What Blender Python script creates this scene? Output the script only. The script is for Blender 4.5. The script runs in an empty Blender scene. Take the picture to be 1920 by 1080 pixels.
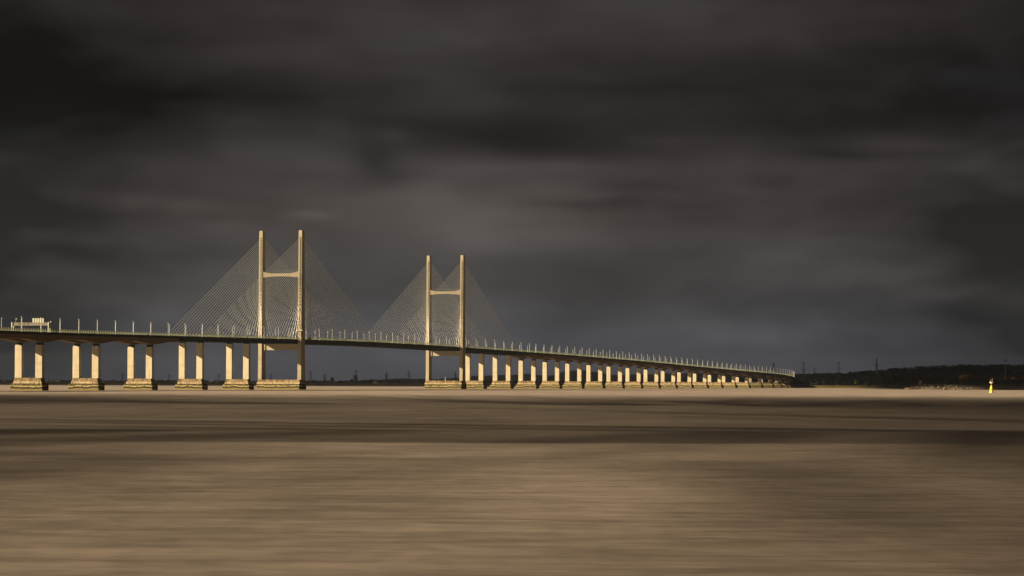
import bpy, math, random
import numpy as np
from mathutils import Vector, Matrix

SC = bpy.context.scene
COL = SC.collection
R = math.radians
F = 4700.0          # focal length in 1920-wide pixels
H0 = 6.5            # eye height over the water
HOR = 718.5         # horizon row under the principal point
ROLL = 0.0035

# ------------------------------------------------------------------ helpers
class MB:
    """collects vertices and faces, links them as one mesh object"""
    def __init__(s):
        s.v = []; s.f = []; s.m = []
    def add(s, vs, fs, mi=0):
        b = len(s.v); s.v += [tuple(p) for p in vs]
        for f in fs:
            s.f.append(tuple(b + i for i in f)); s.m.append(mi)
    def box(s, x0, x1, y0, y1, z0, z1, mi=0):
        s.add([(x0,y0,z0),(x1,y0,z0),(x1,y1,z0),(x0,y1,z0),(x0,y0,z1),(x1,y0,z1),(x1,y1,z1),(x0,y1,z1)],
              [(3,2,1,0),(4,5,6,7),(0,1,5,4),(1,2,6,5),(2,3,7,6),(3,0,4,7)], mi)
    def loft(s, rings, mi=0, cap=True):
        n = len(rings[0]); b = len(s.v)
        for r in rings: s.v += [tuple(p) for p in r]
        for k in range(len(rings)-1):
            for i in range(n):
                j = (i+1) % n
                s.f.append((b+k*n+i, b+k*n+j, b+(k+1)*n+j, b+(k+1)*n+i)); s.m.append(mi)
        if cap:
            s.f.append(tuple(b+i for i in range(n-1,-1,-1))); s.m.append(mi)
            e = b+(len(rings)-1)*n
            s.f.append(tuple(e+i for i in range(n))); s.m.append(mi)
    def tube(s, a, b, r0, r1=None, n=6, mi=0):
        r1 = r0 if r1 is None else r1
        a = Vector(a); b = Vector(b); d = (b-a).normalized()
        u = d.orthogonal().normalized(); w = d.cross(u)
        ra = [a+(u*math.cos(2*math.pi*i/n)+w*math.sin(2*math.pi*i/n))*r0 for i in range(n)]
        rb = [b+(u*math.cos(2*math.pi*i/n)+w*math.sin(2*math.pi*i/n))*r1 for i in range(n)]
        s.loft([ra, rb], mi)
    def lathe(s, prof, n=14, mi=0, c=(0,0,0)):
        s.loft([[(c[0]+r*math.cos(2*math.pi*i/n), c[1]+r*math.sin(2*math.pi*i/n), c[2]+z) for i in range(n)] for r, z in prof], mi)
    def build(s, name, mats, parent=None, smooth=False):
        me = bpy.data.meshes.new(name); me.from_pydata(s.v, [], s.f)
        for m in (mats if isinstance(mats, (list, tuple)) else [mats]): me.materials.append(m)
        me.polygons.foreach_set('material_index', s.m)
        if smooth: me.polygons.foreach_set('use_smooth', [True]*len(s.f))
        me.update()
        o = bpy.data.objects.new(name, me); COL.objects.link(o)
        if parent: o.parent = parent
        return o

def tag(o, label=None, cat=None, group=None, kind=None):
    for k, v in (('label',label),('category',cat),('group',group),('kind',kind)):
        if v: o[k] = v
    return o
def empty(name, loc=(0,0,0), rz=0.0):
    o = bpy.data.objects.new(name, None); COL.objects.link(o)
    o.location = loc; o.rotation_euler = (0,0,rz); o.empty_display_size = 1
    return o
ORD = ['zeroth','first','second','third','fourth','fifth','sixth','seventh','eighth','ninth','tenth','eleventh','twelfth','thirteenth',
       'fourteenth','fifteenth','sixteenth','seventeenth','eighteenth','nineteenth','twentieth','twenty-first','twenty-second','twenty-third','twenty-fourth']

# ------------------------------------------------------------------ materials
class NT:
    def __init__(s, tree): s.t = tree
    def n(s, typ, **kw):
        x = s.t.nodes.new(typ)
        for k, v in kw.items():
            if k.startswith('i_'):
                key = k[2:]; x.inputs[int(key) if key.isdigit() else key.replace('_',' ')].default_value = v
            else: setattr(x, k, v)
        return x
    def l(s, a, b): s.t.links.new(a, b)
    def put(s, sock, v):
        if isinstance(v, bpy.types.NodeSocket): s.l(v, sock)
        else: sock.default_value = v
    def math(s, op, a, b=None, c=None, clamp=False):
        x = s.n('ShaderNodeMath', operation=op, use_clamp=clamp)
        for i, v in enumerate((a,b,c)):
            if v is not None: s.put(x.inputs[i], v)
        return x.outputs[0]
    def vmath(s, op, a, b=None, scale=None):
        x = s.n('ShaderNodeVectorMath', operation=op)
        s.put(x.inputs[0], a)
        if b is not None: s.put(x.inputs[1], b)
        if scale is not None: s.put(x.inputs['Scale'], scale)
        return x.outputs['Value'] if op in ('DOT_PRODUCT','LENGTH') else x.outputs[0]
    def noise(s, vec, scale, detail=3, rough=.5, dim='3D'):
        x = s.n('ShaderNodeTexNoise', noise_dimensions=dim)
        s.l(vec, x.inputs['Vector'])
        x.inputs['Scale'].default_value = scale; x.inputs['Detail'].default_value = detail; x.inputs['Roughness'].default_value = rough
        return x.outputs['Fac']
    def mix(s, fac, a, b, blend='MIX'):
        x = s.n('ShaderNodeMix', data_type='RGBA', blend_type=blend)
        s.put(x.inputs[0], fac)
        for i, v in ((6,a),(7,b)):
            if isinstance(v, bpy.types.NodeSocket): s.l(v, x.inputs[i])
            else: x.inputs[i].default_value = (*v[:3], 1)
        return x.outputs[2]
    def ramp(s, fac, lo, hi):
        x = s.n('ShaderNodeMapRange', interpolation_type='SMOOTHSTEP')
        s.put(x.inputs[0], fac); x.inputs[1].default_value = lo; x.inputs[2].default_value = hi
        return x.outputs[0]
    def scale(s, vec, sc):
        return s.vmath('MULTIPLY', vec, sc)

def new_mat(name, rough=.8, spec=.3):
    m = bpy.data.materials.new(name); m.use_nodes = True
    t = NT(m.node_tree); b = m.node_tree.nodes['Principled BSDF']
    b.inputs['Roughness'].default_value = rough; b.inputs['Specular IOR Level'].default_value = spec
    tc = t.n('ShaderNodeTexCoord')
    return m, t, b, tc
def mottled(name, c0, c1, scale=1.0, rough=.8, spec=.3, stretch=(1,1,1), metal=0.0):
    m, t, b, tc = new_mat(name, rough, spec)
    v = t.scale(tc.outputs['Object'], stretch)
    f = t.ramp(t.noise(v, scale, 4, .6), .3, .7)
    t.l(t.mix(f, c0, c1), b.inputs['Base Color']); b.inputs['Metallic'].default_value = metal
    return m

def mat_concrete(name, base, dark):
    """cast concrete: mottling, faint pour lines, vertical rain streaks"""
    m, t, b, tc = new_mat(name, .85, .2)
    oi = t.n('ShaderNodeObjectInfo')
    P = t.vmath('ADD', tc.outputs['Object'], t.vmath('SCALE', (41.,23.,17.), scale=t.math('MULTIPLY', oi.outputs['Random'], 9.0)))
    n1 = t.noise(t.scale(P, (1,1,.35)), .35, 4, .6)
    st = t.noise(t.scale(P, (1.3,1.3,.04)), 1.0, 3, .6)
    lines = t.noise(t.scale(P, (.02,.02,.45)), 1.0, 1, .4)
    f = t.math('ADD', t.math('MULTIPLY', t.ramp(n1,.35,.75), .5), t.math('MULTIPLY', t.ramp(st,.48,.72), .45))
    f = t.math('ADD', f, t.math('MULTIPLY', t.ramp(lines,.5,.7), .22), clamp=True)
    t.l(t.mix(f, base, dark), b.inputs['Base Color'])
    bp = t.n('ShaderNodeBump', i_Strength=.25, i_Distance=.05); t.l(n1, bp.inputs['Height']); t.l(bp.outputs[0], b.inputs['Normal'])
    return m

def mat_caisson():
    """tide-stained concrete: bare and rust streaked above, weed and wet bands below"""
    m, t, b, tc = new_mat('tide_stained_concrete', .85, .25)
    P = tc.outputs['Object']
    oi = t.n('ShaderNodeObjectInfo')
    P2 = t.vmath('ADD', P, t.vmath('SCALE', (37.,11.,0.), scale=t.math('MULTIPLY', oi.outputs['Random'], 9.0)))
    sx = t.n('ShaderNodeSeparateXYZ'); t.l(P, sx.inputs[0]); z = sx.outputs[2]
    big = t.noise(t.scale(P2,(1,1,.5)), .3, 4, .65)
    vst = t.noise(t.scale(P2,(1,1,.12)), .9, 3, .6)
    wob = t.math('MULTIPLY', t.math('SUBTRACT', t.noise(t.scale(P2,(1,1,.1)), .085, 2, .5), .5), 3.0)
    fine = t.math('MULTIPLY', t.math('SUBTRACT', t.noise(t.scale(P2,(1,1,.3)), .9, 3, .6), .5), 1.3)
    zw = t.math('ADD', t.math('ADD', z, wob), fine)
    zf = t.math('ADD', z, fine)
    def band(v, a, b, c, d): return t.math('MULTIPLY', t.ramp(v, a, b), t.ramp(v, d, c))
    # upper tier: rust brown above, washed pale towards the ledge
    col = t.mix(t.ramp(big,.35,.65), (.21,.16,.095), (.085,.062,.03))
    wash = t.math('MULTIPLY', t.ramp(zf, 7.4, 5.8), t.ramp(vst,.38,.55))
    col = t.mix(t.math('MULTIPLY', wash, .85), col, (.37,.31,.20))
    # lower tier: weed, a pale salt line, a black wet band, bare tidal concrete
    weed = t.mix(t.ramp(big,.38,.62), (.12,.105,.035), (.04,.037,.01))
    weed = t.mix(t.math('MULTIPLY', band(zw,2.7,2.95,3.3,3.8), t.ramp(vst,.35,.5)), weed, (.33,.29,.16))
    weed = t.mix(t.ramp(zw,1.7,1.2), weed, (.15,.12,.052))
    weed = t.mix(t.math('MULTIPLY', band(zw,1.4,1.75,2.5,2.85), .93), weed, (.016,.016,.005))
    col = t.mix(t.ramp(z, 5.0, 4.95), col, weed)
    col = t.mix(t.math('MULTIPLY', band(zf,4.1,4.4,4.9,5.3), t.ramp(vst,.36,.5)), col, (.022,.019,.008))
    t.l(col, b.inputs['Base Color'])
    bp = t.n('ShaderNodeBump', i_Strength=.5, i_Distance=.2); t.l(big, bp.inputs['Height']); t.l(bp.outputs[0], b.inputs['Normal'])
    return m

def mat_plain(name, c, rough=.6, spec=.3, metal=0.0):
    return mottled(name, c, tuple(x*.8 for x in c), .8, rough, spec, metal=metal)

M = dict(
    concrete=mat_concrete('pale_cast_concrete', (.425,.395,.305), (.29,.255,.185)),
    pylon=mat_concrete('pylon_concrete', (.31,.28,.212), (.20,.175,.125)),
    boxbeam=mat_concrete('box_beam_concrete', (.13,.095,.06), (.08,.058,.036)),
    caisson=mat_caisson(),
    steel=mat_plain('dark_green_steel', (.012,.018,.013), .6),
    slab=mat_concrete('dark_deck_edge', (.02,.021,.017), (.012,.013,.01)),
    asphalt=mottled('asphalt', (.05,.05,.05), (.035,.035,.036), 2.0, .9),
    rail=mat_plain('green_windshield_slats', (.055,.08,.05), .6),
    post=mat_plain('pale_green_posts', (.33,.39,.27), .5),
    cable=mat_plain('steel_cable_sheath', (.58,.63,.64), .55, .5, .5),
    lamp=mat_plain('galvanised_lamp_steel', (.56,.60,.64), .45),
    lantern=mat_plain('lantern_grey', (.5,.5,.5), .4),
    bearing=mat_plain('black_bearing', (.015,.013,.012), .7),
    hole_shade=mat_plain('anchor_hole_shade', (.03,.022,.012), .9),
    beam=mat_plain('gantry_beam_paint', (.17,.16,.135), .6),
    dark=mat_plain('dark_grey_metal', (.03,.03,.035), .5),
    platform=mat_plain('pale_platform_paint', (.80,.86,.78), .5),
    white=mat_plain('white_panel', (.46,.50,.42), .5),
    signback=mat_plain('sign_back_green', (.09,.11,.08), .5),
    tower=mat_plain('weathered_tower_steel', (.10,.10,.11), .6),
    yellow=mat_plain('yellow_buoy_paint', (.70,.53,.03), .4),
    orange=mat_plain('pale_daymark_paint', (.75,.62,.45), .5),
    rock=mottled('pale_riprap_stone', (.17,.135,.10), (.06,.048,.037), .5, .9),
    wall=mat_plain('whitewashed_wall', (.3,.29,.28), .8),
    roof=mat_plain('slate_roof', (.08,.075,.075), .7),
    bark=mat_plain('bark', (.06,.045,.03), .9),
    silo=mat_plain('grey_green_silo', (.13,.15,.145), .8),
    shade_cloud=mat_plain('shade_cloud_body', (.25,.25,.26), 1.0, 0.0),
)
def mat_leaf(name, c0, c1):
    m, t, b, tc = new_mat(name, .9, .1)
    g = t.n('ShaderNodeNewGeometry')
    f = t.noise(g.outputs['Position'], .12, 3, .6)
    f2 = t.math('ADD', t.math('MULTIPLY', g.outputs['Random Per Island'], .5), t.math('MULTIPLY', t.ramp(f,.35,.65), .5))
    t.l(t.mix(f2, c0, c1), b.inputs['Base Color'])
    return m
M['leaf_dark'] = mat_leaf('dark_evergreen_leaves', (.014,.017,.014), (.028,.032,.02))
M['leaf_brown'] = mat_leaf('bare_brown_twigs', (.045,.028,.016), (.08,.048,.027))
M['leaf_olive'] = mat_leaf('olive_leaves', (.05,.05,.018), (.08,.075,.025))
M['leaf_hazed'] = mat_leaf('haze_lightened_trees', (.06,.058,.058), (.10,.095,.09))  # lightened to stand in for haze over the far treelines
M['leaf_rust'] = mat_leaf('rusty_leaves', (.13,.085,.03), (.20,.12,.05))

# ------------------------------------------------------------------ bridge path
KN = [-800,-300,100,500,1000,1500,2050,2500,2900]
KT = [.162,.296,.304,.314,.308,.311,.314,.11,-.08]
gs = np.arange(-800, 2904, 4.0)
th = np.interp(gs, KN, KT)
th = np.convolve(np.pad(th, 30, mode='edge'), np.ones(61)/61, 'valid')
gx = np.cumsum(np.sin(th))*4; gy = np.cumsum(np.cos(th))*4
gx = gx - gx[200] - 209.924; gy = gy - gy[200] + 2282.296
ZS = [-800,-560,-345,-100,20,228,430,516,729,946,1211,1520,1884,2098,2251,2488,2900]
ZV = [40.2,41.5,43.1,44.9,45.8,46.7,45.6,44.8,42.9,40.7,37.6,32.9,27.4,24.5,22.3,18.9,14.5]
zg = np.interp(gs, ZS, ZV)
zg = np.convolve(np.pad(zg, 25, mode='edge'), np.ones(51)/51, 'valid')
def head(s): return float(np.interp(s, gs, th))
def deck_z(s): return float(np.interp(s, gs, zg))
def at(s, lat=0.0, z=0.0):
    t = head(s)
    return (float(np.interp(s, gs, gx))+lat*math.cos(t), float(np.interp(s, gs, gy))-lat*math.sin(t), z)
S0 = -780.0
CS0, CS1 = -248.0, 704.0        # cable-stayed stretch
S1 = 2780.0
SPAN = 98.12
PIERS = [(-k, -SPAN*k) for k in range(7,0,-1)] + [(k, 456+SPAN*k) for k in range(1,23)]
HW = 17.3

def srange(a, b, step):
    n = max(1, int(math.ceil((b-a)/step))); return [a+(b-a)*i/n for i in range(n+1)]
def haunch(s):
    d = min(abs(s-p) for _, p in PIERS)
    return 3.7 + 2.5*max(0.0, 1-d/30.0)
def sweep(mb, a, b, sec, step=8.0, mi=0):
    """sec(s) -> list of (lat, dz from deck level), swept along the bridge"""
    mb.loft([[at(s, l, deck_z(s)+dz) for l, dz in sec(s)] for s in srange(a, b, step)], mi)

def build_deck(a, b, style, label):
    root = empty('bridge_deck', at((a+b)/2, 0, 0))
    tag(root, label, 'bridge deck', 'decks of the bridge')
    inv = Matrix.Translation(-Vector(root.location))
    def part(mb, name, mats):
        mb.v = [tuple(inv @ Vector(p)) for p in mb.v]
        return mb.build(name, mats, root)
    mb = MB()
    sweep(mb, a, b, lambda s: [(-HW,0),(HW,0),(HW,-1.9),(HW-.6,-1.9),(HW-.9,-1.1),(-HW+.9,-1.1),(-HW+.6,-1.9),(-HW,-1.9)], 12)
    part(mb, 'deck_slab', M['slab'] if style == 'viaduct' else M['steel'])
    mb = MB()
    for c in (-8.3, 8.3):
        sweep(mb, a, b, lambda s, c=c: [(c-7.2,.004),(c+7.2,.004),(c+7.2,.09),(c-7.2,.09)], 16)
    part(mb, 'road_surface', M['asphalt'])
    if style == 'viaduct':
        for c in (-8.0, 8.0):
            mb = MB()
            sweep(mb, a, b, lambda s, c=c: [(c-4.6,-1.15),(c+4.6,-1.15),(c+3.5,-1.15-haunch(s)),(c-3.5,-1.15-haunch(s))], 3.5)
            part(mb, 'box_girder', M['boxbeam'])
    else:
        for c in (-HW+1.2, HW-1.2):
            mb = MB()
            sweep(mb, a, b, lambda s, c=c: [(c-.35,-1.15),(c+.35,-1.15),(c+.35,-3.9),(c-.35,-3.9)], 12)
            part(mb, 'edge_girder', M['steel'])
        mb = MB()
        for s in srange(a+2, b-2, 3.65):
            z = deck_z(s)
            p = [at(s, l, 0) for l in (-HW+1.6, HW-1.6)]
            t = head(s); dx, dy = math.sin(t)*.15, math.cos(t)*.15
            q = []
            for zz in (z-3.7, z-1.25):
                q += [(p[0][0]-dx,p[0][1]-dy,zz),(p[1][0]-dx,p[1][1]-dy,zz),(p[1][0]+dx,p[1][1]+dy,zz),(p[0][0]+dx,p[0][1]+dy,zz)]
            mb.add(q, [(3,2,1,0),(4,5,6,7),(0,1,5,4),(1,2,6,5),(2,3,7,6),(3,0,4,7)])
        tag(part(mb, 'cross_girder', M['steel']), kind='stuff')
    for sg in (-1, 1):
        mb = MB()
        for dz in (.25, .75, 1.25, 1.75, 2.2):
            w = .17 if dz < 2.1 else .2
            sweep(mb, a, b, lambda s, dz=dz, w=w: [(sg*16.95-.05,dz),(sg*16.95+.05,dz),(sg*16.95+.05,dz+w),(sg*16.95-.05,dz+w)], 16)
        for s in srange(a+.5, b-.5, 3.0):
            z = deck_z(s); t = head(s); c, sn = math.cos(t), math.sin(t)
            x, y, _ = at(s, sg*17.0)
            q = []
            for zz, hw in ((z-.1,.2),(z+2.45,.16)):
                for lx, ly in ((-hw,-.11),(hw,-.11),(hw,.11),(-hw,.11)):
                    q.append((x+lx*c+ly*sn, y-lx*sn+ly*c, zz))
            mb.add(q, [(3,2,1,0),(4,5,6,7),(0,1,5,4),(1,2,6,5),(2,3,7,6),(3,0,4,7)], 1)
        part(mb, 'windshield', [M['rail'], M['post']])
    mb = MB()
    sweep(mb, a, b, lambda s: [(-.3,.004),(.3,.004),(.15,.9),(-.15,.9)], 16)
    part(mb, 'median_barrier', M['slab'])
    return root
build_deck(S0, CS0-.15, 'viaduct', 'near viaduct deck on haunched twin box girders, leading up to the near pylon')
build_deck(CS0, CS1, 'composite', 'dark flat steel deck hung from the stay cables of both pylons')
build_deck(CS1+.15, S1, 'viaduct', 'long far viaduct deck on haunched box girders curving down to the wooded shore')

# ------------------------------------------------------------------ piers
def octa(hx, hy, c, z, cx=0.0):
    return [(cx-hx+c,-hy,z),(cx+hx-c,-hy,z),(cx+hx,-hy+c,z),(cx+hx,hy-c,z),(cx+hx-c,hy,z),(cx-hx+c,hy,z),(cx-hx,hy-c,z),(cx-hx,-hy+c,z)]
def octb(hx, hy, cx, cy, z):
    return [(-hx+cx,-hy,z),(hx-cx,-hy,z),(hx,-hy+cy,z),(hx,hy-cy,z),(hx-cx,hy,z),(-hx+cx,hy,z),(-hx,hy-cy,z),(-hx,-hy+cy,z)]
def caisson(root, lx, ly, tx, ty, zt=9.2, ch=2.6):
    mb = MB(); a, b = ch*.62, ch*1.35
    mb.loft([octb(lx,ly,a,b,-7), octb(lx,ly,a,b,4.6), octb(lx-.35,ly-.35,a,b,5.0)])
    mb.loft([octb(tx+1.3,ty+1.2,a*.8,b*.8,4.9), octb(tx,ty,a*.6,b*.6,zt-.5), octb(tx,ty,a*.6,b*.6,zt)])
    return mb.build('caisson', M['caisson'], root)
def rect(hx, hy, z, b=.25, cx=0.0, cy=0.0):
    return [(cx+p[0],cy+p[1],p[2]) for p in octa(hx,hy,b,z)]
PIER_GROUP = 'twin-column piers of the bridge'
def build_pier(k, s):
    x, y, _ = at(s); root = empty('bridge_pier', (x,y,0), -head(s))
    comp = CS0 < s < CS1
    if k < 0: lab = 'twin-column concrete pier on a tide-stained caisson, %s before the near pylon' % ORD[-k]
    else: lab = 'twin-column concrete pier on a tide-stained caisson, %s beyond the far pylon' % ORD[k]
    tag(root, lab, 'bridge pier', PIER_GROUP)
    caisson(root, 14.0, 5.6, 11.2, 3.1)
    under = deck_z(s) - (3.9 if comp else 1.15+6.2)
    top = under - (1.0 if comp else 1.7)
    for c in (-8.0, 8.0):
        mb = MB()
        mb.loft([rect(2.75,1.95,8.7,.2,c), rect(2.7,1.85,top-1.2,.2,c), rect(2.45,1.85,top,.2,c)])
        col = mb.build('column', M['concrete'], root)
        for d in (-1.35, 1.35):
            b = MB(); b.box(c+d-.95,c+d+.95,-1.1,1.1,top+.003,under-.004)
            b.build('bearing', M['bearing'], col)
    return root
for k, s in PIERS:
    if k == -7: continue
    build_pier(k, s)

# ------------------------------------------------------------------ pylons
PYL_TOP = 144.6
LAT = 19.35
ANCH = [137.6-2.0*i for i in range(25)] + [86.2, 83.2, 80.3, 77.0, 72.5]   # thirty stays a fan
def leg_half(z):
    f = (z-8.7)/(PYL_TOP-8.7)
    return 1.9-.18*f, 4.75-1.7*f
def build_pylon(s, label, platform):
    x, y, _ = at(s); t0 = head(s); root = empty('bridge_pylon', (x,y,0), -t0)
    tag(root, label, 'bridge pylon', 'H-shaped pylons of the bridge')
    caisson(root, 22.0, 8.6, 20.9, 6.9, 9.0, 2.2)
    def loc(p):   # world point -> pylon coordinates
        dx, dy = p[0]-x, p[1]-y
        return (dx*math.cos(t0)-dy*math.sin(t0), dx*math.sin(t0)+dy*math.cos(t0), p[2])
    for sg in (-1, 1):
        mb = MB()
        rings = []
        for z in (8.6, 40, 75, 110, PYL_TOP-1.2, PYL_TOP):
            hx, hy = leg_half(z)
            if z == PYL_TOP: hx -= .25; hy -= .25
            rings.append(rect(hx, hy, z, .22, sg*LAT))
        mb.loft(rings)
        for za in ANCH:
            hx, hy = leg_half(za)
            for q in (-1, 1):
                mb.box(sg*LAT-.35, sg*LAT+.85, q*(hy+.03)-.09, q*(hy+.03)+.09, za-.55, za+.55, 1)  # dark raised plates stand in for shade inside the anchor holes
        leg = mb.build('leg', [M['pylon'], M['hole_shade']], root)
        for q in (-1, 1):
            for i, za in enumerate(reversed(ANCH)):
                sd = s + q*(8.0+7.05*i)
                e = loc(at(sd, sg*16.6, deck_z(sd)+.2))
                hx, hy = leg_half(za)
                a = (sg*LAT-sg*.6, q*(hy-.6), za)
                c = MB(); c.tube(a, e, .145, n=6)
                c.build('stay_cable', M['cable'], leg)
    # arched upper crossbeam
    mb = MB(); rings = []
    for i in range(17):
        u = -1+2*i/16; X = u*(LAT-1.72)
        top = 105.6+2.2*u**4; bot = 103.0-1.2*u*u
        rings.append([(X,-2.9,bot),(X,-2.9,top),(X,2.9,top),(X,2.9,bot)])
    mb.loft(rings); mb.build('upper_crossbeam', M['pylon'], root)
    mb = MB()
    for yy in (-2.6, 2.6):
        mb.box(-15,15,yy-.06,yy+.06,108.0,108.15); 
        for i in range(16): mb.box(-15+2*i-.05,-15+2*i+.05,yy-.05,yy+.05,105.5,108.0)
    mb.build('crossbeam_railing', M['tower'], root)
    mb = MB(); X = LAT-leg_half(39)[0]+.05; zd = deck_z(s)
    mb.box(-X, X, -2.2, 2.2, 35.9, zd-4.15)
    mb.box(-X-.02, -X+2.6, -3.0, 3.0, 35.7, zd-4.3); mb.box(X-3.4, X+.02, -3.0, 3.0, 35.7, zd-4.3)
    mb.build('lower_crossbeam', M['pylon'], root)
    if platform:
        z = zd+7.6; hx, hy = leg_half(z); mb = MB()
        for a, b in ((hx+1.0, .0),):
            mb.box(LAT-a, LAT+a, -hy-1.0, -hy+.05, z, z+.35); mb.box(LAT-a, LAT+a, hy-.05, hy+1.0, z, z+.35)
            mb.box(LAT-a, LAT-hx+.05, -hy+.06, hy-.06, z, z+.35); mb.box(LAT+hx-.05, LAT+a, -hy+.06, hy-.06, z, z+.35)
            for xx in (LAT-a, LAT-a/3, LAT+a/3, LAT+a):
                mb.box(xx-.06,xx+.06,-hy-1.0,-hy-.9,z+.36,z+1.4)
            mb.box(LAT-a, LAT+a, -hy-1.0, -hy-.9, z+1.41, z+1.6)
        mb.build('access_platform', M['platform'], root)
    return root
build_pylon(0.0, 'taller-looking near H-shaped concrete pylon with stay cables and a pale platform round one leg', True)
build_pylon(456.0, 'smaller-looking far H-shaped concrete pylon with fans of stay cables, near where the haunched viaduct starts', False)

# small white light on the far pylon's caisson
x, y, _ = at(456); t0 = head(456)
def off(s, lat, dy, z):
    X, Y, _ = at(s, lat); t = head(s); return (X+dy*math.sin(t), Y+dy*math.cos(t), z)
root = empty('navigation_light', off(456, 2.0, -6.2, 9.0)); tag(root, 'small white navigation light standing on the caisson between the far pylon legs', 'navigation light')
b = MB(); b.lathe([(.5,0),(.5,1.2),(.2,1.4),(.15,3.0)], 10); b.build('pedestal', M['white'], root)
b = MB(); b.lathe([(.25,3.0),(.3,3.3),(.3,3.7),(.05,3.9)], 10); b.build('lantern', M['lamp'], root)

# ------------------------------------------------------------------ lamp posts
def lamp_proto(arm):
    root = empty('lamp_post')
    b = MB(); b.tube((0,0,-.6),(0,0,.4),.3,.3,8); b.tube((0,0,.4),(0,0,9.9),.23,.16,8); b.build('pole', M['lamp'], root)
    b = MB(); b.tube((0,0,9.75),(arm*.5,0,10.05),.10,.09,6); b.build('bracket', M['lamp'], root)
    b = MB(); b.loft([[(arm*.1,-.16,10.0),(arm*.1,.16,10.0),(arm*.1,.16,10.25),(arm*.1,-.16,10.25)],
                      [(arm*.6,-.24,10.0),(arm*.6,.24,10.0),(arm*.6,.24,10.4),(arm*.6,-.24,10.4)],
                      [(arm*1.2,-.12,10.05),(arm*1.2,.12,10.05),(arm*1.2,.12,10.28),(arm*1.2,-.12,10.28)]])
    b.build('lantern', M['lantern'], root)
    return root
def copy_tree(o, parent=None):
    c = o.copy(); COL.objects.link(c)
    if parent: c.parent = parent
    for ch in list(o.children): copy_tree(ch, c)
    return c
def lamp_place(s):
    """(gap words) which gap between piers or pylons the post stands over"""
    if s < 0:
        k = int(-s // SPAN) + 1
        return 'over %s span before near pylon' % ORD[k]
    if s < 456: return 'of those between the two pylons'
    k = int((s-456)//SPAN) + 1
    return 'over %s span beyond far pylon' % ORD[k]
PHASE = {1:(.42,.48,.25), -1:(.71,.84,.67)}
for sg, row in ((1,'camera-side'),(-1,'far-side')):
    proto = lamp_proto(-sg*.6); used = False; cnt = {}
    i = -18
    while True:
        s = 32.707*(i+PHASE[sg][0 if 32.707*i < CS0 else 1 if 32.707*i < CS1 else 2]); i += 1
        if s < -570: continue
        if s > (2620 if sg > 0 else 2420): break
        if abs(s) < 2.5 or abs(s-456) < 2.5: s += 4
        o = proto if not used else copy_tree(proto)
        used = True
        o.location = at(s, sg*17.62, deck_z(s)); o.rotation_euler = (0,0,-head(s))
        w = lamp_place(s); cnt[w] = cnt.get(w, 0)+1
        tag(o, 'pale lamp post, %s deck edge, %s %s' % (row, ORD[cnt[w]], w), 'lamp post', 'lamp posts along the bridge')

# ------------------------------------------------------------------ sign gantry
SG = -489.0
zd = deck_z(SG)
root = empty('sign_gantry', at(SG,0,zd), -head(SG))
tag(root, 'motorway sign gantry spanning the deck, beige beam carrying a pale ribbed sign box', 'sign gantry')
b = MB(); b.box(-13.6,13.6,-.6,.6,4.9,7.1)
b.build('beam', M['beam'], root)
for xx in (-9.0,-5.3,-2.4):
    b = MB(); b.box(xx,xx+1.5,-.66,-.6-.003,5.75,6.45); b.build('opening_plate', M['dark'], root)  # dark plates added in place of openings in the beam
for xx in (-14.3, 14.3):
    for yy in (-.9, 2.1):
        b = MB(); b.box(xx-.35,xx+.35,yy-.3,yy+.3,0.1,7.4 if yy < 0 else 4.7); b.build('post', M['white'], root)
    b = MB(); b.box(xx-.32 if xx < 0 else xx-.7, xx+.7 if xx < 0 else xx+.32, -.55,1.75,4.85,5.3); b.build('post_head', M['beam'], root)
p = MB(); p.box(1.3,10.4,-.35,.55,6.4,10.4); sp = p.build('sign_box', M['signback'], root)
for i in range(5):
    xx = 1.75+i*1.85
    b = MB(); b.box(xx, xx+1.25, -.50, -.353, 6.55, 10.1); b.build('panel_strip', M['white'], sp)
for xx, hgt in ((-11.6, 10.2), (15.4, 8.0)):
    b = MB(); b.tube((xx,-.1,7.1 if xx < 0 else .1),(xx,-.1,hgt),.09,.07,6); b.tube((xx,-.1,hgt),(xx+.5,-.1,hgt+.25),.07,.05,6)
    mast = b.build('camera_mast', M['lamp'], root)
    b = MB(); b.box(xx+.15,xx+.7,-.5,.4,hgt-.75,hgt-.2); b.build('camera', M['lamp'], mast)

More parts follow.
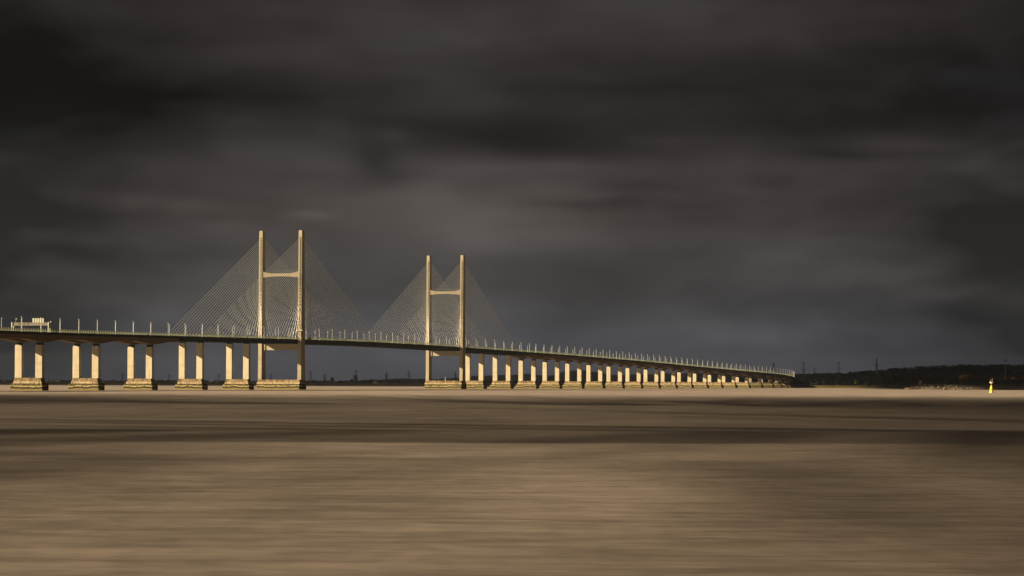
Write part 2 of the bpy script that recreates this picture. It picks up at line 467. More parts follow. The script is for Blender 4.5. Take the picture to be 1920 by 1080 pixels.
# ------------------------------------------------------------------ water
def mat_water():
    m, t, b, tc = new_mat('silty_water', .42, .5)
    g = t.n('ShaderNodeNewGeometry'); P = g.outputs['Position']
    v = t.scale(P, (.42,1.0,1.0))
    warp = t.noise(t.scale(P,(.4,1,1)), .01, 2, .5)
    a = t.noise(v, .14, 4, .62); c = t.noise(t.scale(P,(.9,.4,1)), .05, 4, .62); d = t.noise(t.scale(P,(.15,1,1)), .0045, 3, .55)
    e = t.noise(t.scale(P, (.4,1,1)), .42, 3, .6)
    g2 = t.noise(t.scale(P,(.5,.22,1)), .03, 3, .6)
    w = t.math('ADD', t.math('ADD', t.math('MULTIPLY', a, .40), t.math('MULTIPLY', e, .40)), t.math('MULTIPLY', c, .20))
    q = t.math('ADD', t.math('ADD', t.math('MULTIPLY', c, .55), t.math('MULTIPLY', g2, .30)), t.math('MULTIPLY', d, .15))
    sy = t.n('ShaderNodeSeparateXYZ'); t.l(P, sy.inputs[0]); fy = t.ramp(sy.outputs[1], 190, 420)
    f = t.math('ADD', t.math('MULTIPLY', w, t.math('SUBTRACT', 1.0, fy)), t.math('MULTIPLY', q, fy))
    col = t.mix(t.ramp(f, .36, .64), (.212,.184,.167), (.372,.327,.297))
    # tide line, a darker silt streak running in front of the piers
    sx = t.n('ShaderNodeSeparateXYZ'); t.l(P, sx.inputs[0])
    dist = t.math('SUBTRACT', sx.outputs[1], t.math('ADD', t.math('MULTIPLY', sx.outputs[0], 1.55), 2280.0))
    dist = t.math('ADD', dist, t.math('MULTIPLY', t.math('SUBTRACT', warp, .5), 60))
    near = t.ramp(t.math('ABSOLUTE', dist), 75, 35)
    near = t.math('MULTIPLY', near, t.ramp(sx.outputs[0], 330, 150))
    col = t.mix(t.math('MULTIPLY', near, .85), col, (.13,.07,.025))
    t.l(col, b.inputs['Base Color'])
    bp = t.n('ShaderNodeBump', i_Strength=.55, i_Distance=.6)
    t.l(t.math('ADD', t.noise(v, .25, 3, .6), t.math('MULTIPLY', c, 2.0)), bp.inputs['Height']); t.l(bp.outputs[0], b.inputs['Normal'])
    return m
mb = MB(); mb.add([(-9000,-1500,0),(9000,-1500,0),(9000,14000,0),(-9000,14000,0)], [(0,1,2,3)])
tag(mb.build('water', mat_water()), kind='structure')
mb = MB(); mb.add([(-8950,-1450,-3),(8950,-1450,-3),(8950,13950,-3),(-8950,13950,-3)], [(0,1,2,3)])
tag(mb.build('seabed', mottled('estuary_mud', (.16,.12,.085),(.11,.085,.06), .01)), kind='structure')

# ------------------------------------------------------------------ land
def bearing(px): return (px-960.0)/F
def hor(px): return HOR+ROLL*(px-960)
def zz(px, y, D): return H0+(hor(px)-y)*D/F
rng = random.Random(5)
def terrain(name, cols, rows, mats):
    """cols: bearings in px; rows: fn(px) -> list of (distance, height)"""
    mb = MB(); grid = []
    for px in cols:
        grid.append([(bearing(px)*D, D, z) for D, z in rows(px)])
    n = len(grid[0])
    mb.v = [p for c in grid for p in c]
    for i in range(len(grid)-1):
        for j in range(n-1):
            mb.f.append((i*n+j,(i+1)*n+j,(i+1)*n+j+1,i*n+j+1)); mb.m.append(0)
    return tag(mb.build(name, mats, smooth=True), kind='structure')
def wig(px, k, a): return a*(math.sin(px*.031*k+k)+.6*math.sin(px*.083*k+2*k)+.4*math.sin(px*.19*k))
SHX = [-700,0,300,640,900,1400,1500,1600,1697,1760,2700]
SHD = [6900,6700,6000,5500,5250,4800,4560,4330,4180,4300,4600]
def shore(px): return float(np.interp(px, SHX, SHD))
grass = mottled('salt_marsh_grass', (.13,.095,.035), (.07,.055,.024), .02, .95, .1, (1,.15,1))
def land_rows(px):
    D = shore(px)+wig(px,1,25)
    return [(D,-.4),(D+20,1.0),(D+60,1.4),(D+75,2.6),(D+200,4.4+wig(px,2,.2)),(D+420,4.8),(D+900,5.0),(D+2500,5.5),(D+6500,8.0)]
terrain('land', list(range(-700,2701,10)), land_rows, grass)
# near headland with the rocky shore
mud = mottled('grey_foreshore_mud', (.13,.105,.09), (.07,.055,.045), .05, .9, .2, (1,.3,1))
HX = [1690,1700,1800,1920,2100,2700]; HD = [3330,3216,3150,3230,3150,2800]
def hshore(px): return float(np.interp(px, HX, HD))
def head_rows(px):
    D = hshore(px)+wig(px,1.7,6); k = min(1.0, max(0.0,(px-1688)/40.0))
    return [(D,-.4),(D+12,.7*k-.2),(D+40,2.6*k-.3),(D+80,5.3*k-.3),(D+140,6.0*k-.3),(D+350,7.5*k-.3),(D+700,8.0*k-.3),(D+1300,6*k-.3)]
terrain('foreshore', list(range(1688,2701,6)), head_rows, mud)
# wooded ridge on the far bank
wood = mottled('wooded_slope', (.016,.019,.022), (.026,.026,.022), .02, .95, .1)
RX = [1380,1440,1500,1560,1600,1640,1680,1720,1780,1820,1880,1920,2100,2400,2700]
RY = [713,705,699.5,697.5,696,692.5,689,686,683,682,682.5,681,676,672,680]
def ridge_z(px): return max(0, zz(px, float(np.interp(px, RX, RY)), 5600)-4.5+wig(px,3,.5))
def ridge_rows(px):
    z = ridge_z(px)
    return [(4950,3.0),(5100,4+.12*z),(5300,.45*z),(5450,.8*z),(5600,z),(5800,z*.97),(6400,z*.5),(7500,0)]
terrain('hillside', list(range(1370,2701,8)), ridge_rows, wood)
# low hills far behind the bridge, distance haze put into their colour
DX = [480,560,640,700,760,800,840,880,905,950,985,1010,1040,1060,1090,1120,1150,1180,1250,1300,1350,1400,1450,1500,1600,1800]
DY = [717,715.5,714.5,712,709.5,711,710,706,704,703.5,701,703,704,695,694.5,697.5,704,702.5,700.5,699,700,700.5,701,701.5,703,712]
def hill_rows(px):
    z = max(0, zz(px, float(np.interp(px, DX, DY)), 9500)+wig(px,4,.8))
    return [(8600,0),(9000,.4*z),(9300,.85*z),(9500,z),(9900,.9*z),(11000,.3*z),(12000,0)]
terrain('hills', list(range(470,1830,6)), hill_rows, mottled('far_haze_tinted_woods', (.085,.095,.12), (.12,.115,.125), .004, .95, .1))

# ------------------------------------------------------------------ vegetation
def ground(px, D):
    best = 0.0
    for fn, ok in ((land_rows, True), (head_rows, px >= 1700), (ridge_rows, px >= 1385)):
        if not ok: continue
        r = fn(px); best = max(best, float(np.interp(D, [a for a,_ in r], [b for _,b in r], left=-1, right=-1)))
    return best
def clump(mb, c, rx, rz, n, leaf, rg, mi=0, ry=None):
    """leaf-clump faces spread through an uneven crown"""
    ry = rx if ry is None else ry
    lobes = [(rg.uniform(-.55,.55), rg.uniform(-.55,.55), rg.uniform(-.5,.55), rg.uniform(.35,.62)) for _ in range(5)]
    for _ in range(n):
        L = rg.choice(lobes)
        while True:
            d = (rg.uniform(-1,1), rg.uniform(-1,1), rg.uniform(-1,1)); q = d[0]**2+d[1]**2+d[2]**2
            if .1 < q < 1: break
        p = Vector((c[0]+(L[0]+d[0]*L[3])*rx, c[1]+(L[1]+d[1]*L[3])*ry, c[2]+(L[2]+d[2]*L[3])*rz))
        nrm = Vector((d[0],d[1],d[2]+.3)).normalized(); u = nrm.orthogonal().normalized(); w = nrm.cross(u)
        a = rg.uniform(0,6.28); u, w = u*math.cos(a)+w*math.sin(a), w*math.cos(a)-u*math.sin(a)
        s = leaf*rg.uniform(.6,1.3)
        mb.add([p-u*s-w*s*.6, p+u*s-w*s*.5, p+u*s*.4+w*s, p-u*s*.7+w*s*.7], [(0,1,2,3)], mi)
def stem_line(mb, c, h, rg, mi=1):
    mb.tube(c, (c[0]+rg.uniform(-.3,.3), c[1], c[2]+h), .28, .12, 5, mi)
def wood_stuff(name, label, spots, hgt, rad, n, leaf, mats, seed):
    rg = random.Random(seed); mb = MB()
    for px, D in spots:
        h = rg.uniform(*hgt); r = rg.uniform(*rad); x = bearing(px)*D; z = ground(px, D)
        stem_line(mb, (x, D, z-.5), h*.7, rg)
        clump(mb, (x, D, z+h*.58), r, h*.42, n, leaf, rg)
    return tag(mb.build(name, mats), label, 'woodland', kind='stuff')
rg = random.Random(11)
sp = []
for _ in range(1500):
    D = 5050+560*rg.random()**.6; sp.append((rg.uniform(1390,2120), D))
wood_stuff('hillside_woodland', 'dark woodland covering the low ridge behind the shore', sp, (3.2,4.2), (6,11), 18, 1.2, [M['leaf_dark'], M['bark']], 1)
sp = [(rg.uniform(1640,1800), rg.uniform(4320,4520)) for _ in range(170)]
wood_stuff('bare_woodland', 'brown leafless wood standing in front of the dark ridge', sp, (17,24), (3.5,5.5), 75, .8, [M['leaf_brown'], M['bark']], 2)
sp = [(rg.uniform(1800,2100), rg.uniform(3600,4000)) for _ in range(190)]
wood_stuff('brown_thicket', 'dark brown thicket along the headland behind the foreshore', sp, (9,15), (3.5,6), 55, .9, [M['leaf_brown'], M['bark']], 6)
sp = [(rg.uniform(1735,2100), rg.uniform(3380,3620)) for _ in range(200)]
wood_stuff('evergreen_scrub', 'near-black evergreen scrub above the rocky shore', sp, (5,10.5), (3.5,6), 60, .9, [M['leaf_dark'], M['bark']], 3)
sp = [(rg.uniform(1800,2100), hshore(1850)+rg.uniform(95,170)) for _ in range(140)]
wood_stuff('shore_bramble', 'low brown brambles on top of the grey foreshore', sp, (2,4.5), (2,3.5), 45, .6, [M['leaf_brown'], M['bark']], 8)
sp = [(rg.uniform(1430,1650), rg.uniform(4720,4950)) for _ in range(170)]
wood_stuff('shore_woodland', 'dark scrub behind the grassy bank at the end of the bridge', sp, (6,13), (4,7), 45, 1.1, [M['leaf_dark'], M['bark']], 4)
sp = [(px, shore(px)+rg.uniform(260,700)) for px in [rg.uniform(-60,960) for _ in range(420)]]
wood_stuff('treeline', 'low dark treeline along the far shore across the water', sp, (4.5,8.5), (4,9), 34, 1.3, [M['leaf_hazed'], M['bark']], 5)
sp = [(px, shore(px)+rg.uniform(260,900)) for px in [rg.uniform(880,1440) for _ in range(220)]]
wood_stuff('treeline', 'dark treeline on the far shore seen between the piers of the far viaduct', sp, (6,11), (5,9), 34, 1.3, [M['leaf_hazed'], M['bark']], 7)
def tree(name, label, cat, px, D, h, r, n, leaf, mat, grp, seed, low=.35):
    rg = random.Random(seed); x = bearing(px)*D; z = ground(px, D)
    root = empty(name, (x, D, z)); tag(root, label, cat, grp)
    b = MB(); b.tube((0,0,-.5),(.2,0,h*.6), .35, .15, 6)
    for a in (0.4, 2.3, 4.1): b.tube((.1,0,h*.3),(math.cos(a)*r*.6, math.sin(a)*r*.6, h*.65), .16, .06, 5)
    b.build('trunk', M['bark'], root)
    b = MB(); clump(b, (0,0,h*(low+(1-low)*.5)), r, h*(1-low)*.55, n, leaf, rg); b.build('crown', M[mat], root)
G1 = 'single trees on the far shore'
tree('broadleaf_tree','round dark tree rising above the far shore treeline beside the near pylon','tree',624,5900,13,6.5,420,1.2,'leaf_dark',G1,21)
tree('broadleaf_tree','small dark tree on the far shore just before the grey silo','tree',659,5900,9.5,4.5,260,1.1,'leaf_dark',G1,22)
tree('broadleaf_tree','dark tree on the far shore beside the low pale building','tree',696,5900,10.5,4.8,300,1.1,'leaf_dark',G1,23)
tree('broadleaf_tree','dark tree on the far shore shortly before the far pylon','tree',787,5850,11,3.6,260,1.0,'leaf_dark',G1,24)
G2 = 'bushes above the shore'
tree('bush','olive bush on the grassy bank in front of the brown wood','bush',1609,4420,13,8,420,.9,'leaf_olive',G2,31,.1)
tree('bush','lower olive bush nestling against the edge of the brown wood','bush',1628,4400,9,6,300,.9,'leaf_olive',G2,32,.1)
tree('bush','dull green bush left of the rusty one among black scrub','bush',1789,3480,12,4.5,360,.8,'leaf_olive',G2,33,.2)
tree('bush','large rusty olive bush standing out of the black scrub','bush',1808,3490,14,8.5,640,.9,'leaf_rust',G2,34,.2)
tree('bush','rusty bush near the tall pole at the edge of the scrub','bush',1900,3400,13,4.5,360,.8,'leaf_rust',G2,35,.25)
tree('bush','small yellowish bush among the boulders of the rocky point','bush',1728,3300,6.5,4.2,300,.6,'leaf_rust',G2,36,.1)

# ------------------------------------------------------------------ boulders
def boulder(r, rg):
    dirs = []; n = 26; ga = math.pi*(3-5**.5)
    import bmesh
    bm = bmesh.new(); bmesh.ops.create_icosphere(bm, subdivisions=2, radius=1.0)
    cuts = [(Vector((rg.uniform(-1,1),rg.uniform(-1,1),rg.uniform(-1,1))).normalized(), rg.uniform(.45,.8)) for _ in range(9)]
    for v in bm.verts:
        p = v.co.copy()
        for nn, d in cuts:
            e = p.dot(nn)-d
            if e > 0: p -= nn*e
        v.co = Vector((p.x*r*1.25, p.y*r, p.z*r*.85))
    b = MB(); b.v = [tuple(v.co) for v in bm.verts]; b.f = [tuple(v.index for v in f.verts) for f in bm.faces]; b.m = [0]*len(b.f)
    bm.free()
    return b
rb = random.Random(3)
protos = [boulder(1.0, rb) for _ in range(6)]; meshes = []
for i in range(64):
    px = 1696+130*rb.random()**1.35; up = rb.random()
    D = hshore(px)+4+up*75; r = rb.uniform(1.0,2.7)*(1.0 if px < 1790 else .7)
    z = ground(px, D)
    if i < 6:
        o = protos[i].build('boulder', M['rock']); meshes.append(o)
    else:
        o = meshes[i % 6].copy(); COL.objects.link(o)
    o.location = (bearing(px)*D, D, z+r*.35); o.scale = (r, r, r*rb.uniform(.7,1.1)); o.rotation_euler = (rb.uniform(-.3,.3),rb.uniform(-.3,.3),rb.uniform(0,6.28))
    tag(o, 'pale angular boulder in the heap of rocks along the dark shore', 'boulder', 'boulders of the rocky shore')

# ------------------------------------------------------------------ transmission towers
def lattice(h, w, arms, thick):
    """square lattice mast: legs, rings, X bracing; arms = [(height, half width)]"""
    b = MB(); L = []
    def cw(z): return max(.5, w*(1-z/h*.92)**1.15)/2
    zs = [h*k for k in (0,.16,.32,.46,.58,.68,.77,.85,.92,1.0)]
    for a, c in zip(zs, zs[1:]):
        A = [(sx*cw(a), sy*cw(a), a) for sx, sy in ((-1,-1),(1,-1),(1,1),(-1,1))]
        B = [(sx*cw(c), sy*cw(c), c) for sx, sy in ((-1,-1),(1,-1),(1,1),(-1,1))]
        for i in range(4):
            j = (i+1) % 4
            b.tube(A[i], B[i], thick, thick, 4); b.tube(A[i], B[j], thick*.6, n=4); b.tube(A[j], B[i], thick*.6, n=4); b.tube(B[i], B[j], thick*.6, n=4)
    parts = [('lattice_body', b)]
    for z, hw in arms:
        a = MB()
        for sg in (-1, 1):
            for yy in (-.5, .5):
                a.tube((sg*cw(z), yy*cw(z)*2, z-.8), (sg*hw, 0, z), thick*.7, n=4)
                a.tube((sg*cw(z), yy*cw(z)*2, z+.9), (sg*hw, 0, z), thick*.6, n=4)
            a.tube((sg*hw*.98,0,z),(sg*hw*.98,0,z-1.8),.16,.16,5)
        parts.append(('crossarm', a))
    return parts
def pylon_tower(px, ytop, D, arms, thick, label, name='transmission_tower', grp='lattice towers of the power line', w=8.5):
    g = ground(px, D) if D < 7000 else 5.0
    h = zz(px, ytop, D)-g
    root = empty(name, (bearing(px)*D, D, g), rng.uniform(-.25,.25)); tag(root, label, 'transmission tower', grp)
    for n, b in lattice(h, w, [(h*a, hw) for a, hw in arms], thick): b.build(n, M['tower'], root)
A3 = [(.93,6.0),(.79,7.5),(.64,6.6)]; A2 = [(.93,7.0),(.62,9.0)]; A1 = [(.70,9.5),(.97,2.5)]
T = [(230,699.5,7400,A3,.30,'faint lattice tower seen between the third and fourth piers before the near pylon'),
     (317,701.5,7400,A3,.30,'faint lattice tower seen between the second and third piers before the near pylon'),
     (410,700.5,7400,A3,.30,'faint lattice tower seen between the first and second piers before the near pylon'),
     (508,701.5,7400,A3,.28,'faint small lattice tower seen under the deck inside the near pylon'),
     (582.5,694.5,7000,A3,.34,'lattice tower on the far shore, first after the near pylon'),
     (608.5,701.5,7600,A3,.45,'shorter thick lattice tower on the far shore, second after the near pylon'),
     (724.5,698.5,7000,A3,.50,'dark narrow lattice tower about midway between the silo and the far pylon'),
     (766.5,695,6800,A2,.40,'lattice tower with wide crossarms on the far shore, last before the far pylon'),
     (854,697.5,7200,A3,.34,'thin lattice tower seen under the deck between the far pylon legs'),
     (667.5,693,7300,A3,.42,'lattice tower rising directly behind the grey silo'),
     (1450.5,679.5,5300,A2,.34,'lattice tower seen behind the lamp posts at the far end of the bridge'),
     (1506.5,678,5300,A2,.36,'tall lattice tower just past the end of the bridge'),
     (1527.5,690,7300,A2,.36,'small distant lattice tower, second past the end of the bridge'),
     (1572.5,677,5300,A2,.36,'tall lattice tower with two crossarms, between the small tower and the brown wood'),
     (1643.5,672,5300,A1,.42,'tallest lattice tower with one broad low crossarm, above the brown wood')]
for a in T: pylon_tower(*a)
px, D = 1885, 3420
root = empty('transmission_pole', (bearing(px)*D, D, ground(px,D)), .1); hp = zz(px,671,D)-ground(px,D)
tag(root, 'slender pale pole with small crossarms at its top above the shore scrub', 'transmission pole')
b = MB(); b.tube((0,0,-1),(0,0,hp),.52,.28,8); b.build('pole', M['lamp'] if False else M['beam'], root)
for z, hw in ((hp-1.2,1.3),(hp-3.0,3.4),(hp-4.4,2.2)):
    b = MB(); b.tube((-hw,0,z),(hw,0,z),.2,.2,6)
    for sg in (-1,1): b.tube((sg*hw*.95,0,z),(sg*hw*.95,0,z+.8),.14,.1,6)
    b.build('crossarm', M['dark'], root)

# ------------------------------------------------------------------ silo and houses
D = 7000; root = empty('silo', (bearing(666)*D, D, 5)); tag(root, 'squat grey silo on the far shore between the two pylons', 'silo')
b = MB(); b.lathe([(5.2,-1),(5.8,6),(6.3,14),(6.4,20.5),(6.1,20.7)], 20); b.build('tank', M['silo'], root, True)
b = MB(); b.lathe([(6.0,20.7),(3.0,22.2),(.6,22.8),(.6,23.6),(.1,23.8)], 20); b.build('cap', M['roof'], root)
def house(px, D, w, d, h, label):
    root = empty('house', (bearing(px)*D, D, ground(px,D) if D < 8000 else 14), rng.uniform(-.4,.4)); tag(root, label, 'house', 'pale houses on the far side')
    b = MB(); b.box(-w/2,w/2,-d/2,d/2,-3,h); b.build('wall', M['wall'], root)
    b = MB(); b.loft([[(-w/2-.4,-d/2-.4,h+.01),(-w/2-.4,d/2+.4,h+.01),(-w/2-.4,0,h+d*.42)],[(w/2+.4,-d/2-.4,h+.01),(w/2+.4,d/2+.4,h+.01),(w/2+.4,0,h+d*.42)]]); b.build('roof', M['roof'], root)
    for q in (-.28,.28):
        b = MB(); b.box(q*w-.6,q*w+.6,-d/2-.05,-d/2-.003,h*.4,h*.75); b.build('window', M['dark'], root)
house(618, shore(618)+215, 5, 5, 3.2, 'tiny pale hut at the water side of the far shore, near the round tree')
house(704.5, shore(704)+290, 11, 7, 5, 'low pale building on the far shore between silo and narrow lattice tower')
house(962, 8900, 14, 9, 6, 'pale house on the hills seen between the second and third piers beyond the far pylon')
house(992, 8900, 13, 9, 6, 'pale house on the hills right behind the third pier beyond the far pylon')
house(1573, 4960, 6, 6, 6, 'small pale house in dark scrub under the lattice tower with two crossarms')

# ------------------------------------------------------------------ buoy
D = 2050; root = empty('navigation_buoy', (bearing(1859)*D, D, 0), .3); tag(root, 'tall bright yellow navigation buoy with a pale basket and two antennas on top', 'buoy')
b = MB(); b.lathe([(1.75,-1.2),(1.75,.35),(1.45,.6),(1.32,2.6),(1.2,4.2),(.85,5.3),(.42,6.2)], 16); b.build('body', M['yellow'], root, True)
b = MB(); b.lathe([(.22,6.15),(.22,7.0)], 10); b.build('neck', M['dark'], root)
b = MB(); b.lathe([(.3,7.0),(.9,7.75),(1.5,8.2),(1.55,8.75),(1.4,8.85)], 14); b.build('basket', M['orange'], root)
for xx, hh in ((-1.0,10.6),(.65,11.9)):
    b = MB(); b.tube((xx,0,8.8),(xx,0,hh),.11,.07,6); b.build('antenna', M['lamp'], root)

# ------------------------------------------------------------------ light
HEAD0 = .302; AZ = R(55); EL = math.atan(.53*math.sin(AZ))
ax = Vector((math.sin(HEAD0), math.cos(HEAD0), 0)); lf = Vector((-math.cos(HEAD0), math.sin(HEAD0), 0))
sh = -ax*math.cos(AZ)+lf*math.sin(AZ)
sdir = Vector((sh.x*math.cos(EL), sh.y*math.cos(EL), math.sin(EL)))
L = bpy.data.lights.new('sun', 'SUN'); L.energy = 5.0; L.angle = R(.5); L.color = (1.0,.76,.47)
so = bpy.data.objects.new('sun', L); COL.objects.link(so); so.rotation_euler = sdir.to_track_quat('Z','Y').to_euler(); so.location = (0,0,300)

# unseen clouds added towards the sun, outline and density shaped for their shade
def mat_shade_cloud(lo, hi, side=None, step=None, side2=None, fade=None):
    """cloud body: unseen, density shaped for its shade; light passes where thin"""
    m = bpy.data.materials.new('shade_cloud_body'); m.use_nodes = True; t = NT(m.node_tree); t.t.nodes.clear()
    out = t.n('ShaderNodeOutputMaterial'); tr = t.n('ShaderNodeBsdfTransparent'); df = t.n('ShaderNodeBsdfDiffuse'); df.inputs[0].default_value = (.45,.45,.47,1)
    mx = t.n('ShaderNodeMixShader'); tc = t.n('ShaderNodeTexCoord')
    s0 = t.n('ShaderNodeSeparateXYZ'); t.l(tc.outputs['Object'], s0.inputs[0])
    sl = sdir/sdir.z   # density runs in columns slanting along the light
    Q = t.vmath('SUBTRACT', tc.outputs['Object'], t.vmath('SCALE', tuple(sl), scale=s0.outputs[2]))
    f = t.noise(Q, .0035, 3, .55)
    mr = t.n('ShaderNodeMapRange'); t.l(f, mr.inputs[0])
    for i, v in ((1,.35),(2,.65),(3,lo),(4,hi)): mr.inputs[i].default_value = v
    fac = mr.outputs[0]
    sx = t.n('ShaderNodeSeparateXYZ'); t.l(Q, sx.inputs[0])
    ax_ = lambda q: t.ramp(t.math('ABSOLUTE', t.math('SUBTRACT', sx.outputs[0], q[0])), q[1], q[2])
    if side: fac = t.math('MULTIPLY_ADD', ax_(side), side[3], fac)  # density raised sideways to darken the outer edges of the water
    if step:     # thin veil before, thick cloud after a ragged line
        rag = t.math('MULTIPLY', t.math('SUBTRACT', t.noise(t.scale(Q, (1,.2,.2)), .03, 4, .6), .5), 16)
        e_ = t.ramp(t.math('ADD', sx.outputs[1], rag), step[0]-5, step[0]+5)
        k_ = t.math('MULTIPLY_ADD', ax_(side2), side2[3], step[1])
        k_ = t.math('MULTIPLY_ADD', t.ramp(sx.outputs[1], step[0]+130, step[0]+10), step[2], k_)
        k_ = t.math('MULTIPLY_ADD', t.math('SUBTRACT', f, .5), .2, k_)
        m_ = t.n('ShaderNodeMix'); t.l(e_, m_.inputs[0]); t.l(fac, m_.inputs[2]); t.l(k_, m_.inputs[3]); fac = m_.outputs[0]
    if fade: fac = t.math('MULTIPLY', fac, t.ramp(sx.outputs[1], *fade))
    t.l(fac, mx.inputs[0]); t.l(tr.outputs[0], mx.inputs[1]); t.l(df.outputs[0], mx.inputs[2]); t.l(mx.outputs[0], out.inputs[0])
    return m
def shade_cloud(poly, lo, hi, seed, CH, thick=180, **kw):
    """billowed closed slab over the ground polygon it shades"""
    offs = Vector((sh.x, sh.y, 0))*(CH/math.tan(EL))
    rg = random.Random(seed); pts = []
    n = len(poly)
    for i in range(n):
        a, b = Vector(poly[i]), Vector(poly[(i+1)%n]); k = max(1, int((b-a).length/28))
        for j in range(k):
            p = a+(b-a)*j/k; pts.append((p.x+rg.uniform(-4,4), p.y+rg.uniform(-7,7)))
    c = (sum(p[0] for p in pts)/len(pts), sum(p[1] for p in pts)/len(pts))
    mb = MB(); rings = []
    for f, z in ((.3,-thick*.08),(.7,-thick*.04),(.97,0),(1.0,thick*.06),(.97,thick*.16),(.8,thick*.5),(.5,thick*.8),(.2,thick)):
        rings.append([(p[0]*f+c[0]*(1-f), p[1]*f+c[1]*(1-f), z+rg.uniform(-8,8)) for p in pts])
    mb.loft(rings)
    o = mb.build('shade_cloud', mat_shade_cloud(lo, hi, **kw), smooth=True); o.location = (offs.x, offs.y, CH)
    return tag(o, kind='structure')
shade_cloud([(-1500,-500),(1500,-500),(1500,1600),(-1500,1500)], .18, .22, 1, 320, 30, side=(-3,-12,66,.34), step=(272,.50,.10), side2=(-45,50,190,.26), fade=(1560,850))
shade_cloud([(150,4200),(370,4120),(480,4250),(497,4690),(200,4480)], .26, .36, 6, 1800, 60)
shade_cloud([(-3000,4500),(200,4500),(490,4720),(600,4740),(590,4150),(500,3500),(480,3215),(565,3235),(595,3120),(700,3080),(6000,2700),(6000,11000),(-3000,11000)], .66, .8, 2, 1800)

# ------------------------------------------------------------------ air
m = bpy.data.materials.new('haze'); m.use_nodes = True; t = NT(m.node_tree); t.t.nodes.clear()
o_ = t.n('ShaderNodeOutputMaterial'); pv = t.n('ShaderNodeVolumePrincipled')
pv.inputs['Color'].default_value = (.6,.76,1.0,1); pv.inputs['Density'].default_value = 2.0e-5; pv.inputs['Anisotropy'].default_value = .6
t.l(pv.outputs[0], o_.inputs['Volume'])
mb = MB(); mb.box(-9100,9100,-1600,14100,-4,152)
tag(mb.build('haze', m), kind='stuff')

# ------------------------------------------------------------------ sky
W = bpy.data.worlds.new('World'); SC.world = W; W.use_nodes = True
t = NT(W.node_tree); t.t.nodes.clear()
out = t.n('ShaderNodeOutputWorld'); bg = t.n('ShaderNodeBackground')
sky = t.n('ShaderNodeTexSky', sky_type='NISHITA', sun_disc=False, sun_elevation=EL, sun_rotation=math.atan2(sdir.x, sdir.y))
tc = t.n('ShaderNodeTexCoord'); sp_ = t.n('ShaderNodeSeparateXYZ'); t.l(tc.outputs['Generated'], sp_.inputs[0])
az = t.math('MULTIPLY', t.math('ARCTAN2', sp_.outputs[0], sp_.outputs[1]), F)
el = t.math('MULTIPLY', t.math('ARCSINE', sp_.outputs[2]), F)
cv = t.n('ShaderNodeCombineXYZ'); t.l(az, cv.inputs[0]); t.l(el, cv.inputs[1])
C = cv.outputs[0]
def warp(vec, sc, amp):
    x = t.n('ShaderNodeTexNoise', noise_dimensions='2D'); t.l(t.scale(vec, sc), x.inputs['Vector']); x.inputs['Scale'].default_value = 1.0; x.inputs['Detail'].default_value = 1.5
    return t.vmath('ADD', vec, t.scale(t.vmath('SUBTRACT', x.outputs['Color'], (.5,.5,.5)), amp))
CW = warp(C, (1/260,1/90,0), (90,28,0))
rampn = t.n('ShaderNodeValToRGB'); t.l(t.math('DIVIDE', el, 760.0), rampn.inputs[0])
def lin(r, g, b):
    f = lambda c: ((c/255+.055)/1.055)**2.4 if c > 10.3 else c/255/12.92
    return (f(r), f(g), f(b), 1)
EXP = 1.4
stops = [(0,(72,72,79)),(.1,(78,77,81)),(.24,(71,69,69)),(.42,(74,68,65)),(.52,(66,61,59)),(.62,(48,44,43)),(.75,(47,43,42)),(.9,(52,47,45)),(1.0,(48,44,42))]
er = rampn.color_ramp; er.interpolation = 'EASE'
while len(er.elements) < len(stops): er.elements.new(.5)
for e, (p, c) in zip(er.elements, stops): e.position = p; e.color = lin(*c)
n1 = t.noise(t.scale(CW, (1/400,1/125,0)), 1.0, 2.5, .45, '2D'); n2 = t.noise(t.scale(CW, (1/125,1/50,0)), 1.0, 2.5, .5, '2D')
fac = t.math('ADD', t.math('MULTIPLY', t.math('SUBTRACT', n1, .5), .8), t.math('MULTIPLY', t.math('SUBTRACT', n2, .5), .30))
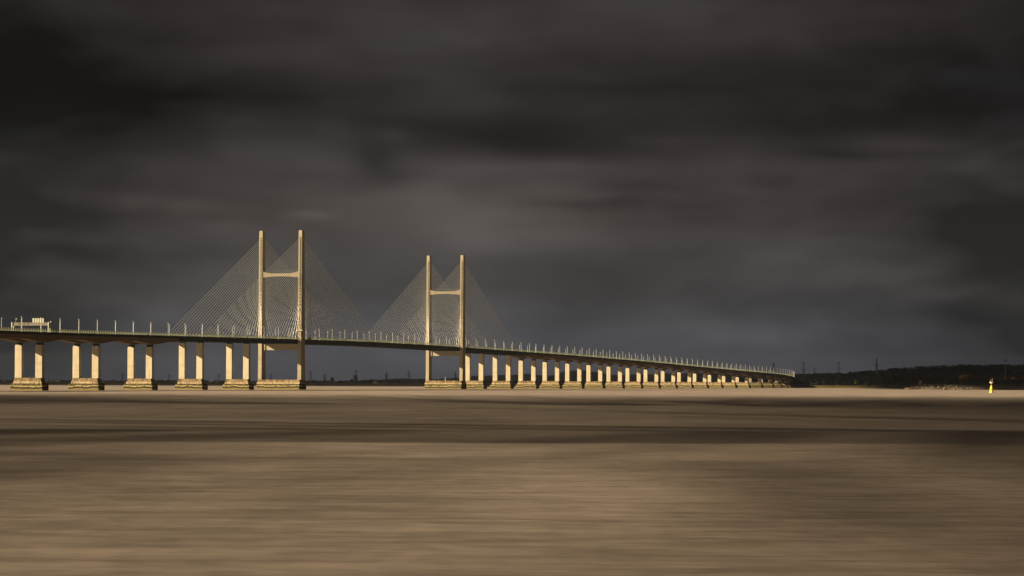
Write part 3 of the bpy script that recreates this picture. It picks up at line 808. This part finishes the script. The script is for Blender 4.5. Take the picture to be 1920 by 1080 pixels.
blobs = [(560,115,150,28,.42),(640,255,40,18,.25),(735,258,35,10,.25),(450,268,80,20,.15),(265,380,70,16,.3),(370,395,60,12,.2),(590,405,50,9,.35),(900,350,240,40,.22),
 (1010,312,220,12,.2),(1260,266,130,10,.2),(1710,268,100,16,.45),(980,440,280,30,.34),(1030,60,330,70,.35),(1480,430,320,80,-.24),
 (70,180,280,90,-.28),(370,190,170,22,-.25),(700,300,55,36,-.7),(1010,272,120,22,-.35),(880,235,170,22,-.2),(1620,175,330,80,-.35),(1880,120,160,150,-.3),
 (1180,168,170,12,-.2),(1570,290,90,10,-.25),(1075,382,130,10,-.25),(1190,348,60,14,-.25),(1440,340,50,12,-.2),(1970,450,190,120,-.35),(-40,430,260,430,-.78),(1940,560,170,420,-.3),(230,60,260,60,-.12),
 (2000,600,300,190,-.45),(760,395,200,45,.12),(1180,590,200,60,-.1),(330,480,200,20,-.12)]
for bx, by, sx, sy, a in blobs:
    d = t.scale(t.vmath('SUBTRACT', CW, (bx-960, HOR-by, 0)), (1/sx, 1/sy, 0))
    g = t.math('POWER', 2.718, t.math('MULTIPLY', t.vmath('DOT_PRODUCT', d, d), -.7))
    fac = t.math('MULTIPLY_ADD', g, a, fac)
mult = t.math('MAXIMUM', t.math('ADD', fac, 1.0), .3)
k = t.math('MULTIPLY', mult, 2**-EXP)
cl = t.vmath('SCALE', rampn.outputs[0], scale=k)
thin = t.math('MULTIPLY', t.ramp(n1, .5, .8), .012)
skyd = t.vmath('SCALE', sky.outputs[0], scale=.05)
t.l(t.mix(thin, cl, skyd), bg.inputs[0]); bg.inputs[1].default_value = 1.0; t.l(bg.outputs[0], out.inputs[0])

# ------------------------------------------------------------------ camera
cd = bpy.data.cameras.new('camera'); cam = bpy.data.objects.new('camera', cd); COL.objects.link(cam)
cd.sensor_width = 36; cd.lens = 36*F/1920; cd.shift_y = (HOR-540)/1920; cd.clip_start = .5; cd.clip_end = 80000
c, s_ = math.cos(ROLL), math.sin(ROLL)
cam.matrix_world = Matrix(((c,-s_,0,0),(0,0,-1,0),(s_,c,0,H0),(0,0,0,1)))
SC.camera = cam
SC.view_settings.view_transform = 'Standard'; SC.view_settings.look = 'None'; SC.view_settings.gamma = 1; SC.view_settings.exposure = EXP
SC.cycles.use_denoising = True
SC.cycles.max_bounces = 6; SC.cycles.diffuse_bounces = 1; SC.cycles.transparent_max_bounces = 8
SC.cycles.sample_clamp_indirect = 4
